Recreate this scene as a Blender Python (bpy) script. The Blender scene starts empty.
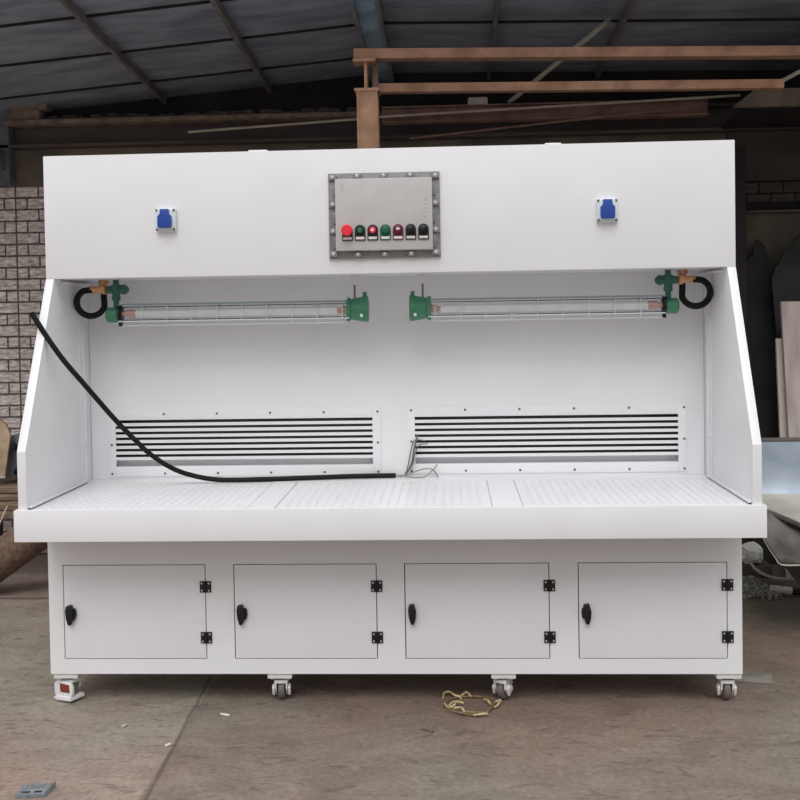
import bpy, bmesh, math, random
from mathutils import Vector, Matrix
random.seed(7)
C = bpy.context.scene.collection
FZ = -.022      # floor level
W = {}          # world position of each object's origin

# ------------------------------------------------------------------ helpers
def lin(r, g, b):
    f = lambda c: c/12.92 if c <= .04045 else ((c+.055)/1.055)**2.4
    return (f(r/255), f(g/255), f(b/255), 1)

def new_mat(name):
    m = bpy.data.materials.new(name); m.use_nodes = True
    nt = m.node_tree
    return m, nt, nt.nodes['Principled BSDF']

def noise_mat(name, c1, c2, scale=8, rough=.6, metal=0, bump=0., detail=6, stretch=(1, 1, 1), lo=.35, hi=.65, bscale=None, spec=.5):
    m, nt, b = new_mat(name)
    N = nt.nodes.new; L = nt.links.new
    tc = N('ShaderNodeTexCoord'); mp = N('ShaderNodeMapping'); mp.inputs['Scale'].default_value = stretch
    L(tc.outputs['Object'], mp.inputs[0])
    no = N('ShaderNodeTexNoise'); no.inputs['Scale'].default_value = scale; no.inputs['Detail'].default_value = detail
    L(mp.outputs[0], no.inputs['Vector'])
    r = N('ShaderNodeValToRGB'); r.color_ramp.elements[0].position = lo; r.color_ramp.elements[1].position = hi
    r.color_ramp.elements[0].color = c1; r.color_ramp.elements[1].color = c2
    L(no.outputs['Fac'], r.inputs[0]); L(r.outputs[0], b.inputs['Base Color'])
    b.inputs['Roughness'].default_value = rough; b.inputs['Metallic'].default_value = metal
    b.inputs['Specular IOR Level'].default_value = spec
    if bump:
        n2 = N('ShaderNodeTexNoise'); n2.inputs['Scale'].default_value = bscale or scale*3; n2.inputs['Detail'].default_value = 5
        L(mp.outputs[0], n2.inputs['Vector'])
        bp = N('ShaderNodeBump'); bp.inputs['Strength'].default_value = bump; bp.inputs['Distance'].default_value = .01
        L(n2.outputs['Fac'], bp.inputs['Height']); L(bp.outputs[0], b.inputs['Normal'])
    return m

def flat(name, c, rough=.5, metal=0, spec=.5):
    k = .93
    return noise_mat(name, tuple(x*k for x in c[:3])+(1,), c, 14, rough, metal, 0, 3, spec=spec)

M = {}
M['white'] = noise_mat('white_powder_coat', (.795, .79, .805, 1), (.825, .82, .835, 1), 3, .38, 0, .02, 4, bscale=180)
M['white_satin'] = flat('white_painted_metal', (.78, .78, .77, 1), .35)
M['black'] = flat('black_plastic', lin(10, 9, 11), .45)
M['rubber'] = flat('black_rubber', lin(22, 21, 21), .65, 0, .25)
M['green'] = flat('green_paint', lin(62, 130, 98), .4)
M['darkgreen'] = flat('dark_green_paint', lin(44, 100, 82), .4)
M['brass'] = flat('brass', lin(214, 160, 118), .35, .75)
M['ferrule'] = flat('pinkish_metal_cap', lin(206, 172, 160), .4, .3)
M['screw'] = flat('dull_steel', lin(120, 116, 114), .4, .6)
M['bright'] = flat('bright_steel', lin(205, 205, 205), .3, .6)
M['galv'] = noise_mat('galvanised_steel', lin(160, 174, 190), lin(188, 200, 212), 5, .6, .5, .05)
M['greyflange'] = noise_mat('cast_aluminium', lin(128, 126, 126), lin(146, 144, 144), 30, .45, .35, .15)
M['cover'] = flat('grey_enamel', lin(192, 189, 188), .45)
M['red'] = flat('red_plastic', lin(232, 44, 62), .35)
M['greencap'] = flat('green_plastic', lin(22, 92, 66), .35)
M['maroon'] = flat('maroon_plastic', lin(112, 26, 44), .35)
M['label'] = flat('pale_legend', lin(232, 228, 222), .5)
M['blue'] = flat('blue_plastic', lin(34, 72, 160), .35)
M['socket'] = flat('pale_grey_plastic', lin(222, 230, 232), .4)
M['tube'] = flat('white_lamp_tube', (.88, .88, .88, 1), .3)
M['rail'] = flat('grey_green_rail', lin(150, 166, 170), .35, .2)
M['wheel'] = flat('grey_wheel_rubber', lin(112, 102, 96), .6)
M['redtag'] = flat('red_brown_plastic', lin(132, 52, 46), .5)
M['rust'] = noise_mat('red_oxide_steel', lin(148, 110, 86), lin(182, 140, 114), 9, .75, 0, .2, stretch=(1, 1, 1))
M['rustdark'] = noise_mat('dark_oxide_steel', lin(120, 92, 82), lin(150, 118, 106), 6, .8, 0, .2)
M['roof'] = noise_mat('weathered_roof_sheet', lin(124, 132, 148), lin(160, 168, 184), 3, .6, .2, .1, stretch=(1, 3, 1))
M['purlin'] = noise_mat('dark_purlin_steel', lin(96, 92, 90), lin(124, 120, 118), 6, .7)
M['ridge'] = noise_mat('blue_grey_steel', lin(120, 150, 176), lin(176, 202, 222), 5, .5, .3)
M['pole'] = noise_mat('pale_conduit', lin(158, 160, 146), lin(190, 190, 176), 6, .5, .1)
M['rodpale'] = noise_mat('pale_bar', lin(176, 164, 146), lin(206, 194, 174), 6, .7)
M['nearblack'] = noise_mat('near_black', lin(26, 24, 24), lin(42, 38, 36), 3, .95)  # near-black tone; also draws seam shadows and the dark under the canopy
M['band'] = noise_mat('stained_concrete', lin(92, 84, 74), lin(124, 112, 98), 4, .9, 0, .2)
M['channel'] = noise_mat('brown_steel_channel', lin(66, 58, 56), lin(92, 82, 78), 4, .7, stretch=(.3, 1, 1))
M['ledge'] = noise_mat('mortar_ledge', lin(108, 94, 84), lin(146, 128, 114), 12, .9, 0, .4)
M['colgrey'] = noise_mat('grey_plaster', lin(92, 94, 100), lin(120, 120, 124), 5, .9)
M['alcove'] = noise_mat('shaded_plaster', lin(88, 82, 72), lin(116, 106, 92), 4, .95)  # plaster with the alcove's shade mixed into its colour
M['alcovepost'] = noise_mat('dark_post', lin(36, 30, 34), lin(52, 44, 48), 4, .9)  # dark purple-grey base tone
M['darksheet'] = noise_mat('dark_tarnished_sheet', lin(28, 30, 30), lin(46, 48, 46), 4, .7)
M['board'] = noise_mat('greyish_board', lin(180, 166, 160), lin(206, 192, 186), 5, .8, stretch=(3, 3, .6))
M['boardpale'] = noise_mat('pale_board', lin(206, 198, 190), lin(226, 218, 210), 5, .8, stretch=(3, 3, .6))
M['sheet'] = noise_mat('dull_sheet_steel', lin(178, 172, 160), lin(204, 198, 184), 5, .6, .1, .05)
M['sheetdark'] = noise_mat('worn_grey_steel', lin(84, 80, 76), lin(128, 122, 116), 7, .55, .4, .1)
M['bag'] = noise_mat('crumpled_plastic', lin(214, 214, 206), lin(240, 238, 230), 18, .45, 0, .6)
M['net'] = noise_mat('grey_green_scrap', lin(126, 130, 118), lin(196, 196, 182), 30, .8)
M['timber'] = noise_mat('weathered_timber', lin(98, 80, 66), lin(150, 126, 104), 7, .85, 0, .4, stretch=(1, 12, 12))
M['burlap'] = noise_mat('tan_board', lin(150, 126, 104), lin(188, 164, 138), 10, .85, 0, .3)
M['bluebox'] = noise_mat('blue_grey_sheet_metal', lin(94, 100, 110), lin(120, 126, 136), 8, .6)
M['log'] = noise_mat('brown_tube_wall', lin(92, 72, 60), lin(124, 100, 84), 6, .85, 0, .3, stretch=(6, .6, 6))
M['block'] = noise_mat('dark_concrete_block', lin(70, 64, 60), lin(96, 88, 82), 9, .95, 0, .3)
M['twine'] = noise_mat('straw_strapping', lin(164, 146, 104), lin(206, 190, 148), 40, .5)
M['twinedark'] = noise_mat('brown_strapping', lin(100, 82, 58), lin(150, 124, 84), 40, .6)
M['bracket'] = noise_mat('zinc_bracket', lin(122, 130, 136), lin(150, 158, 162), 20, .5, .4)
M['scrap'] = flat('off_white_scrap', lin(226, 214, 200), .6)
M['floorplate'] = noise_mat('dusty_plate', lin(112, 108, 98), lin(140, 136, 124), 8, .8)

def glass():
    m, nt, b = new_mat('clear_glass')
    N = nt.nodes.new; L = nt.links.new
    t = N('ShaderNodeBsdfTransparent'); g = N('ShaderNodeBsdfGlossy'); g.inputs['Roughness'].default_value = .08
    t.inputs[0].default_value = (.95, .955, .96, 1)
    fr = N('ShaderNodeFresnel'); fr.inputs[0].default_value = 1.14
    mx = N('ShaderNodeMixShader')
    L(fr.outputs[0], mx.inputs[0]); L(t.outputs[0], mx.inputs[1]); L(g.outputs[0], mx.inputs[2])
    L(mx.outputs[0], nt.nodes['Material Output'].inputs[0])
    return m
M['glass'] = glass()

def brick_mat(name, c1, c2, cm, joint=None):
    m, nt, b = new_mat(name)
    N = nt.nodes.new; L = nt.links.new
    tc = N('ShaderNodeTexCoord'); sp = N('ShaderNodeSeparateXYZ'); cb = N('ShaderNodeCombineXYZ')
    L(tc.outputs['Object'], sp.inputs[0]); ax = N('ShaderNodeMath'); ax.inputs[1].default_value = -.011; az = N('ShaderNodeMath'); az.inputs[1].default_value = .017
    L(sp.outputs['X'], ax.inputs[0]); L(sp.outputs['Z'], az.inputs[0]); L(ax.outputs[0], cb.inputs[0]); L(az.outputs[0], cb.inputs[1])
    br = N('ShaderNodeTexBrick'); br.offset = .5
    br.inputs['Scale'].default_value = 1; br.inputs['Brick Width'].default_value = .166; br.inputs['Row Height'].default_value = .0825
    br.inputs['Mortar Size'].default_value = .0065; br.inputs['Mortar Smooth'].default_value = .25
    br.inputs['Color1'].default_value = c1; br.inputs['Color2'].default_value = c2; br.inputs['Mortar'].default_value = cm
    L(cb.outputs[0], br.inputs['Vector'])
    wv = N('ShaderNodeTexNoise'); wv.inputs['Scale'].default_value = 26; wv.inputs['Detail'].default_value = 4; wv.inputs['Distortion'].default_value = .7
    mp = N('ShaderNodeMapping'); mp.inputs['Scale'].default_value = (.7, 1.9, 1); L(cb.outputs[0], mp.inputs[0]); L(mp.outputs[0], wv.inputs['Vector'])
    mr = N('ShaderNodeMapRange'); mr.inputs['From Min'].default_value = .32; mr.inputs['From Max'].default_value = .68
    mr.inputs['To Min'].default_value = .5; mr.inputs['To Max'].default_value = 1.3
    L(wv.outputs['Fac'], mr.inputs[0])
    mul = N('ShaderNodeMixRGB'); mul.blend_type = 'MULTIPLY'; mul.inputs[0].default_value = 1
    L(br.outputs['Color'], mul.inputs[1]); L(mr.outputs[0], mul.inputs[2])
    col = mul.outputs[0]
    if joint is not None:
        a = N('ShaderNodeMath'); a.operation = 'SUBTRACT'; a.inputs[1].default_value = joint; L(sp.outputs['X'], a.inputs[0])
        pp = N('ShaderNodeMath'); pp.operation = 'PINGPONG'; pp.inputs[1].default_value = .415; L(a.outputs[0], pp.inputs[0])
        lt = N('ShaderNodeMath'); lt.operation = 'LESS_THAN'; lt.inputs[1].default_value = .006; L(pp.outputs[0], lt.inputs[0])
        mj = N('ShaderNodeMixRGB'); mj.inputs[2].default_value = cm; L(lt.outputs[0], mj.inputs[0]); L(col, mj.inputs[1]); col = mj.outputs[0]
    L(col, b.inputs['Base Color'])
    ad = N('ShaderNodeMath'); ad.operation = 'MULTIPLY_ADD'; ad.inputs[1].default_value = -1.4
    L(br.outputs['Fac'], ad.inputs[0]); L(wv.outputs['Fac'], ad.inputs[2])
    bp = N('ShaderNodeBump'); bp.inputs['Strength'].default_value = .8; bp.inputs['Distance'].default_value = .02
    L(ad.outputs[0], bp.inputs['Height']); L(bp.outputs[0], b.inputs['Normal'])
    b.inputs['Roughness'].default_value = .75
    return m
M['brick'] = brick_mat('embossed_brick_panel', lin(232, 222, 214), lin(218, 207, 199), lin(104, 90, 82), -2.811)
M['brickdark'] = brick_mat('shaded_brick', lin(96, 86, 82), lin(82, 72, 70), lin(30, 25, 25))  # darkened copy of the brick, alcove shade put into the colour

def floor_mat():
    m, nt, b = new_mat('worn_concrete')
    N = nt.nodes.new; L = nt.links.new
    tc = N('ShaderNodeTexCoord'); sp = N('ShaderNodeSeparateXYZ'); L(tc.outputs['Object'], sp.inputs[0])
    def noise(s, d=6, stretch=(1, 1, 1), dist=0.):
        mp = N('ShaderNodeMapping'); mp.inputs['Scale'].default_value = stretch; L(tc.outputs['Object'], mp.inputs[0])
        n = N('ShaderNodeTexNoise'); n.inputs['Scale'].default_value = s; n.inputs['Detail'].default_value = d; n.inputs['Distortion'].default_value = dist
        L(mp.outputs[0], n.inputs['Vector']); return n.outputs['Fac']
    def ramp(f, a, ca, z, cz):
        r = N('ShaderNodeValToRGB'); e = r.color_ramp.elements
        e[0].position = a; e[1].position = z; e[0].color = ca; e[1].color = cz; L(f, r.inputs[0]); return r.outputs[0]
    def mix(t, f, a, c):
        x = N('ShaderNodeMixRGB'); x.blend_type = t
        if isinstance(f, float): x.inputs[0].default_value = f
        else: L(f, x.inputs[0])
        L(a, x.inputs[1])
        if isinstance(c, tuple): x.inputs[2].default_value = c
        else: L(c, x.inputs[2])
        return x.outputs[0]
    base = ramp(noise(.9, 5, dist=.6), .38, lin(130, 112, 101), .62, lin(130, 122, 111))
    base = mix('MULTIPLY', .85, base, ramp(noise(3.2, 8, (1, 1.6, 1), 1.), .3, (.72, .71, .70, 1), .68, (1.12, 1.1, 1.08, 1)))
    base = mix('MULTIPLY', .7, base, ramp(noise(45, 5), .3, (.7, .7, .7, 1), .7, (1.18, 1.18, 1.18, 1)))
    bay = N('ShaderNodeMath'); bay.operation = 'LESS_THAN'; bay.inputs[1].default_value = -.842; L(sp.outputs['X'], bay.inputs[0])
    base = mix('MULTIPLY', bay.outputs[0], base, (1.34, 1.38, 1.42, 1))       # paler and greyer left of the joint
    scr = ramp(noise(6, 9, (.8, 2.0, 1), 2.2), .585, (0, 0, 0, 1), .66, (1, 1, 1, 1))
    base = mix('MIX', mix('MULTIPLY', 1., scr, (.42, .42, .42, 1)), base, lin(70, 60, 54))
    pal = ramp(noise(7, 9, (1, 1.7, 1), 2.6), .60, (0, 0, 0, 1), .70, (1, 1, 1, 1))
    base = mix('MIX', mix('MULTIPLY', 1., pal, (.32, .32, .32, 1)), base, lin(158, 150, 140))
    # control joints cut in the slab
    def joint(axis, pos, w, amp, skew=0.):
        nz = noise(2.5, 4)
        a = N('ShaderNodeMath'); a.operation = 'MULTIPLY_ADD'; a.inputs[1].default_value = amp; a.inputs[2].default_value = -pos-amp*.5; L(nz, a.inputs[0])
        s = N('ShaderNodeMath'); s.operation = 'ADD'; sk = N('ShaderNodeMath'); sk.operation = 'MULTIPLY_ADD'; sk.inputs[1].default_value = skew; L(sp.outputs['Y' if axis == 'X' else 'X'], sk.inputs[0]); L(sp.outputs[axis], sk.inputs[2]); L(sk.outputs[0], s.inputs[0]); L(a.outputs[0], s.inputs[1])
        ab = N('ShaderNodeMath'); ab.operation = 'ABSOLUTE'; L(s.outputs[0], ab.inputs[0])
        return ramp(ab.outputs[0], w*.5, (1, 1, 1, 1), w, (0, 0, 0, 1))
    base = mix('MIX', mix('MULTIPLY', 1., joint('X', -.842, .011, .02, .044), (.5, .5, .5, 1)), base, lin(62, 54, 48))
    base = mix('MIX', mix('MULTIPLY', 1., joint('Y', 2.03, .02, .05), (.7, .7, .7, 1)), base, lin(52, 44, 38))
    L(base, b.inputs['Base Color'])
    rr = N('ShaderNodeMapRange'); rr.inputs['To Min'].default_value = .5; rr.inputs['To Max'].default_value = .85; L(noise(1.5), rr.inputs[0])
    L(rr.outputs[0], b.inputs['Roughness']); b.inputs['Specular IOR Level'].default_value = .3
    bp = N('ShaderNodeBump'); bp.inputs['Strength'].default_value = .25; bp.inputs['Distance'].default_value = .006
    L(noise(22, 8), bp.inputs['Height']); L(bp.outputs[0], b.inputs['Normal'])
    return m
M['floor'] = floor_mat()

# ---- mesh building
def setmi(faces, mi):
    for f in faces: f.material_index = mi

def box(bm, x0, x1, y0, y1, z0, z1, bev=0., mi=0, rot=None):
    cx = Vector(((x0+x1)/2, (y0+y1)/2, (z0+z1)/2)); hx, hy, hz = abs(x1-x0)/2, abs(y1-y0)/2, abs(z1-z0)/2
    vs = []
    for dz in (-hz, hz):
        for dx, dy in ((-hx, -hy), (hx, -hy), (hx, hy), (-hx, hy)):
            v = Vector((dx, dy, dz))
            if rot: v = rot @ v
            vs.append(bm.verts.new(cx+v))
    idx = [(3, 2, 1, 0), (4, 5, 6, 7), (0, 1, 5, 4), (1, 2, 6, 5), (2, 3, 7, 6), (3, 0, 4, 7)]
    fs = [bm.faces.new([vs[i] for i in q]) for q in idx]
    setmi(fs, mi)
    if bev:
        es = list({e for f in fs for e in f.edges})
        r = bmesh.ops.bevel(bm, geom=es, offset=bev, segments=2, profile=.6, affect='EDGES')
        setmi(r['faces'], mi)
    return fs

def frame_of(d):
    d = d.normalized(); a = Vector((0, 0, 1)) if abs(d.z) < .9 else Vector((1, 0, 0))
    u = d.cross(a).normalized(); return u, d.cross(u).normalized()

def lathe(bm, p0, d, prof, seg=20, mi=0, cap=True):
    """rings (t, r) along direction d from p0"""
    p0 = Vector(p0); d = Vector(d).normalized(); u, v = frame_of(d)
    prev = None; first = None; fs = []
    for t, r in prof:
        ring = [bm.verts.new(p0+d*t+(u*math.cos(2*math.pi*k/seg)+v*math.sin(2*math.pi*k/seg))*r) for k in range(seg)]
        if prev:
            for k in range(seg): fs.append(bm.faces.new((prev[k], prev[(k+1) % seg], ring[(k+1) % seg], ring[k])))
        else: first = ring
        prev = ring
    if cap:
        fs.append(bm.faces.new(first[::-1])); fs.append(bm.faces.new(prev))
    setmi(fs, mi)

def cyl(bm, p0, p1, r, seg=16, mi=0, r1=None):
    p0, p1 = Vector(p0), Vector(p1)
    lathe(bm, p0, p1-p0, [(0, r), ((p1-p0).length, r if r1 is None else r1)], seg, mi)

def smooth(pts, n=8):
    P = [Vector(p) for p in pts]; out = []
    for i in range(len(P)-1):
        a, b, c, d = P[max(i-1, 0)], P[i], P[i+1], P[min(i+2, len(P)-1)]
        for k in range(n):
            t = k/n
            out.append(.5*((2*b)+(c-a)*t+(2*a-5*b+4*c-d)*t*t+(3*b-a-3*c+d)*t**3))
    out.append(P[-1]); return out

def tube(bm, pts, r, seg=10, n=8, mi=0, raw=False):
    P = [Vector(p) for p in pts] if raw else smooth(pts, n)
    rr = r if isinstance(r, (list, tuple)) else None
    u = None; prev = None; first = None; fs = []
    for i, p in enumerate(P):
        d = (P[min(i+1, len(P)-1)]-P[max(i-1, 0)]).normalized()
        if u is None: u, _ = frame_of(d)
        u = (u-d*u.dot(d)).normalized(); v = d.cross(u)
        rad = r if rr is None else rr[0]+(rr[1]-rr[0])*i/(len(P)-1)
        ring = [bm.verts.new(p+(u*math.cos(2*math.pi*k/seg)+v*math.sin(2*math.pi*k/seg))*rad) for k in range(seg)]
        if prev:
            for k in range(seg): fs.append(bm.faces.new((prev[k], prev[(k+1) % seg], ring[(k+1) % seg], ring[k])))
        else: first = ring
        prev = ring
    fs.append(bm.faces.new(first[::-1])); fs.append(bm.faces.new(prev)); setmi(fs, mi)

def prism(bm, poly, fn, d0, d1, bev=0., mi=0):
    """poly of 2D points; fn(a, b, d) -> 3D"""
    A = [bm.verts.new(fn(a, b, d0)) for a, b in poly]; B = [bm.verts.new(fn(a, b, d1)) for a, b in poly]
    n = len(poly); fs = [bm.faces.new(A[::-1]), bm.faces.new(B)]
    for i in range(n): fs.append(bm.faces.new((A[i], A[(i+1) % n], B[(i+1) % n], B[i])))
    setmi(fs, mi)
    bmesh.ops.recalc_face_normals(bm, faces=fs)
    if bev:
        es = list({e for f in fs for e in f.edges})
        r = bmesh.ops.bevel(bm, geom=es, offset=bev, segments=2, profile=.6, affect='EDGES'); setmi(r['faces'], mi)

def loft(bm, rows, thick, mi=0):
    """rows of 3D points -> sheet with real thickness along its normals"""
    R = [[Vector(p) for p in r] for r in rows]; nr, nc = len(R), len(R[0])
    def nrm(i, j):
        a = R[min(i+1, nr-1)][j]-R[max(i-1, 0)][j]; b = R[i][min(j+1, nc-1)]-R[i][max(j-1, 0)]
        return a.cross(b).normalized()
    T = [[bm.verts.new(R[i][j]) for j in range(nc)] for i in range(nr)]
    B = [[bm.verts.new(R[i][j]-nrm(i, j)*thick) for j in range(nc)] for i in range(nr)]
    fs = []
    for i in range(nr-1):
        for j in range(nc-1):
            fs.append(bm.faces.new((T[i][j], T[i+1][j], T[i+1][j+1], T[i][j+1])))
            fs.append(bm.faces.new((B[i][j], B[i][j+1], B[i+1][j+1], B[i+1][j])))
    for j in range(nc-1):
        fs.append(bm.faces.new((T[0][j], T[0][j+1], B[0][j+1], B[0][j]))); fs.append(bm.faces.new((T[-1][j+1], T[-1][j], B[-1][j], B[-1][j+1])))
    for i in range(nr-1):
        fs.append(bm.faces.new((T[i+1][0], T[i][0], B[i][0], B[i+1][0]))); fs.append(bm.faces.new((T[i][-1], T[i+1][-1], B[i+1][-1], B[i][-1])))
    bmesh.ops.recalc_face_normals(bm, faces=fs); setmi(fs, mi)

NB = bmesh.new
def tag(o, label=None, cat=None, group=None, kind=None):
    if label: o['label'] = label
    if cat: o['category'] = cat
    if group: o['group'] = group
    if kind: o['kind'] = kind
    return o

def obj(name, bm, mats, parent=None, label=None, cat=None, group=None, kind=None, origin=None, ang=38):
    bm.normal_update()
    vs = [v.co for v in bm.verts]
    lo = Vector([min(v[i] for v in vs) for i in range(3)]); hi = Vector([max(v[i] for v in vs) for i in range(3)])
    c = Vector(origin) if origin is not None else (lo+hi)/2
    bmesh.ops.translate(bm, verts=bm.verts, vec=-c)
    me = bpy.data.meshes.new(name); bm.to_mesh(me); bm.free()
    for m in (mats if isinstance(mats, (list, tuple)) else [mats]): me.materials.append(M[m])
    me.polygons.foreach_set('use_smooth', [True]*len(me.polygons)); me.set_sharp_from_angle(angle=math.radians(ang))
    o = bpy.data.objects.new(name, me); C.objects.link(o)
    o.location = c-(W[parent.name] if parent else Vector((0, 0, 0)))
    if parent: o.parent = parent
    W[o.name] = c
    return tag(o, label, cat, group, kind)

def thing(name, loc, label, cat, group=None):
    o = bpy.data.objects.new(name, None); C.objects.link(o); o.empty_display_size = .1
    o.location = loc; W[o.name] = Vector(loc)
    return tag(o, label, cat, group)

def structure(name, bm, mats, **k): return obj(name, bm, mats, kind='structure', origin=(0, 0, 0), **k)

# ------------------------------------------------------------------ the setting
bm = NB(); box(bm, -14, 14, -14, 6, -.17, FZ); structure('floor', bm, 'floor')
WY = 3.2
bm = NB(); box(bm, -6, 2.2, WY, WY+.2, FZ, 2.62); structure('wall_back', bm, 'brick')
bm = NB(); box(bm, -6, 4.2, WY, WY+.2, 3.07, 4.2); structure('wall_upper', bm, 'nearblack')
bm = NB(); box(bm, -6, 2.2, WY-.01, WY+.2, 2.62, 2.88)
for x in (-5, -4.1, -1.9, -.2, 1.5): box(bm, x, x+.01, WY-.013, WY, 2.62, 2.88)
structure('trim_1', bm, 'band')
# steel channel running over the lintel band
bm = NB(); box(bm, -6, 4.2, WY-.02, WY+.2, 2.88, 3.07); box(bm, -6, 4.2, WY-.12, WY-.02, 2.88, 2.90); box(bm, -6, 4.2, WY-.09, WY-.02, 3.05, 3.07)
structure('trim_2', bm, 'channel')
# projecting mortar ledge
bm = NB(); box(bm, -2.80, -.25, WY-.2, WY+.0, 3.028, 3.058, .006); structure('trim_3', bm, 'ledge')
# pier in the left corner with a bracket plate
bm = NB(); box(bm, -3.5, -2.80, WY-.12, WY-.02, 2.62, 3.15, .006); box(bm, -2.88, -2.83, WY-.2, WY-.12, 2.72, 2.86, .005)
structure('trim_4', bm, 'colgrey')

# roof: overlapping sheets, two slopes meeting over a ridge girder, falling slightly to the back
def roofz(x, y): return 3.47-.07*(y-1.6)-(.085 if x < -.17 else .02)*abs(x+.17)
bm = NB()
ys = [.96+.62*k for k in range(4)]
for s0, s1 in ((-3.4, -.17), (-.17, 4.4)):
    for y in ys:
        y1 = min(y+.65, 3.42)
        vs = [(x, yy, roofz(x, yy)) for x, yy in ((s0, y), (s1, y), (s1, y1-.045), (s0, y1-.045))]
        lo = [bm.verts.new(v) for v in vs]; hi = [bm.verts.new((v[0], v[1], v[2]+.015)) for v in vs]
        fs = [bm.faces.new(lo[::-1]), bm.faces.new(hi)]+[bm.faces.new((lo[i], lo[(i+1) % 4], hi[(i+1) % 4], hi[i])) for i in range(4)]
        bmesh.ops.recalc_face_normals(bm, faces=fs)
lo = []
structure('ceiling', bm, 'roof')
bm = NB()
for s0, s1 in ((-3.4, -.17), (-.17, 4.4)):
    lo = [bm.verts.new((x, y, roofz(x, y)+.02)) for x, y in ((s0, 1.), (s1, 1.), (s1, 3.42), (s0, 3.42))]; hi = [bm.verts.new(v.co+Vector((0, 0, .02))) for v in lo]
    fs = [bm.faces.new(lo[::-1]), bm.faces.new(hi)]+[bm.faces.new((lo[i], lo[(i+1) % 4], hi[(i+1) % 4], hi[i])) for i in range(4)]
    bmesh.ops.recalc_face_normals(bm, faces=fs)
structure('trim_10', bm, 'nearblack')  # dark backing so the slits between sheets look like shadow lines
bm = NB()
for s0, s1 in ((-3.4, -.17), (-.17, 4.4)):
    for y in ys[1:]:
        lo = [bm.verts.new((x, yy, roofz(x, yy)-.010)) for x, yy in ((s0, y-.03), (s1, y-.03), (s1, y-.010), (s0, y-.010))]; hi = [bm.verts.new(v.co+Vector((0, 0, .012))) for v in lo]
        fs = [bm.faces.new(lo[::-1]), bm.faces.new(hi)]+[bm.faces.new((lo[i], lo[(i+1) % 4], hi[(i+1) % 4], hi[i])) for i in range(4)]
        bmesh.ops.recalc_face_normals(bm, faces=fs)
structure('trim_11', bm, 'nearblack')  # dark strips painted in as shadow lines at the sheet seams
bm = NB(); box(bm, -3.5, -3.4, .9, WY, 2.95, 3.7); structure('blocker_wall_left', bm, 'nearblack')  # unseen upper wall added to block sky light from the left

# right-hand alcove: wall and bricks darkened for shade, ledge, post, lintel, added side wall
bm = NB(); box(bm, 2.2, 4.4, WY, WY+.2, FZ, 2.35); structure('wall_alcove', bm, 'alcove')
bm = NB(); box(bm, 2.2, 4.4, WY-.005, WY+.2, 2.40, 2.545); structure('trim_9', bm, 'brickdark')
bm = NB(); box(bm, 2.2, 4.4, WY-.03, WY+.2, 2.545, 2.88); structure('trim_5', bm, 'channel')
bm = NB(); box(bm, 2.2, 4.4, WY-.02, WY+.2, 2.35, 2.40); structure('trim_6', bm, 'nearblack')
bm = NB(); box(bm, 2.22, 4.4, WY-.05, WY-.0, 2.325, 2.340, .003); structure('trim_7', bm, 'band')
bm = NB(); box(bm, 2.12, 2.212, 2.76, WY-.0, FZ, 2.72, .006); structure('trim_8', bm, 'alcovepost')
bm = NB(); box(bm, 3.6, 3.8, 1.9, WY+.2, FZ, 4.2); structure('blocker_wall_right', bm, 'alcove')  # unseen wall added to keep light off the alcove

# ------------------------------------------------------------------ roof timbers and steel in the roof space
for x, w, h, lab in ((-1.71, .022, .05, 'leftmost dark roof purlin, running back above the left end of the white bench'),
                     (-.97, .028, .05, 'dark roof purlin between the leftmost purlin and the blue-grey girder'),
                     (.57, .024, .05, 'dark roof purlin just right of the blue-grey girder'),
                     (1.32, .028, .05, 'dark roof purlin behind the slanting pale conduit, far right of the girder'),
                     (-2.75, .05, .12, None)):
    if lab is None: continue
    bm = NB(); L = []
    for y in (1.02, 3.19):
        zt = roofz(x, y)-.002-.085*w/2
        L.append([bm.verts.new((x+dx, y, zt+dz)) for dx, dz in ((-w/2, -h), (w/2, -h), (w/2, 0), (-w/2, 0))])
    a, b = L
    bm.faces.new(a); bm.faces.new(b[::-1])
    for i in range(4): bm.faces.new((a[i], b[i], b[(i+1) % 4], a[(i+1) % 4]))
    bmesh.ops.recalc_face_normals(bm, faces=bm.faces)
    obj('roof_purlin', bm, 'purlin', label=lab, cat='roof beam', group='dark purlins under the roof')
# central girder: two flanges and a bluish soffit plate
g = thing('roof_girder', (-.17, 1.5, 3.3), 'blue-grey steel roof girder with pale edges, above the rusty post', 'roof beam')
def slopebar(x0, x1, z0, z1):
    bm = NB(); q = []
    for y in (1.02, 3.19):
        zz = 3.45-.07*(y-1.6)
        q.append([bm.verts.new((x, y, zz+z)) for x, z in ((x0, z0), (x1, z0), (x1, z1), (x0, z1))])
    a, b = q; bm.faces.new(a); bm.faces.new(b[::-1])
    for i in range(4): bm.faces.new((a[i], b[i], b[(i+1) % 4], a[(i+1) % 4]))
    bmesh.ops.recalc_face_normals(bm, faces=bm.faces); return bm
obj('soffit_plate', slopebar(-.228, -.112, -.05, -.01), 'ridge', g)
obj('flange', slopebar(-.250, -.228, -.07, -.01), 'bracket', g)
obj('flange', slopebar(-.112, -.090, -.07, -.01), 'bracket', g)

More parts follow.
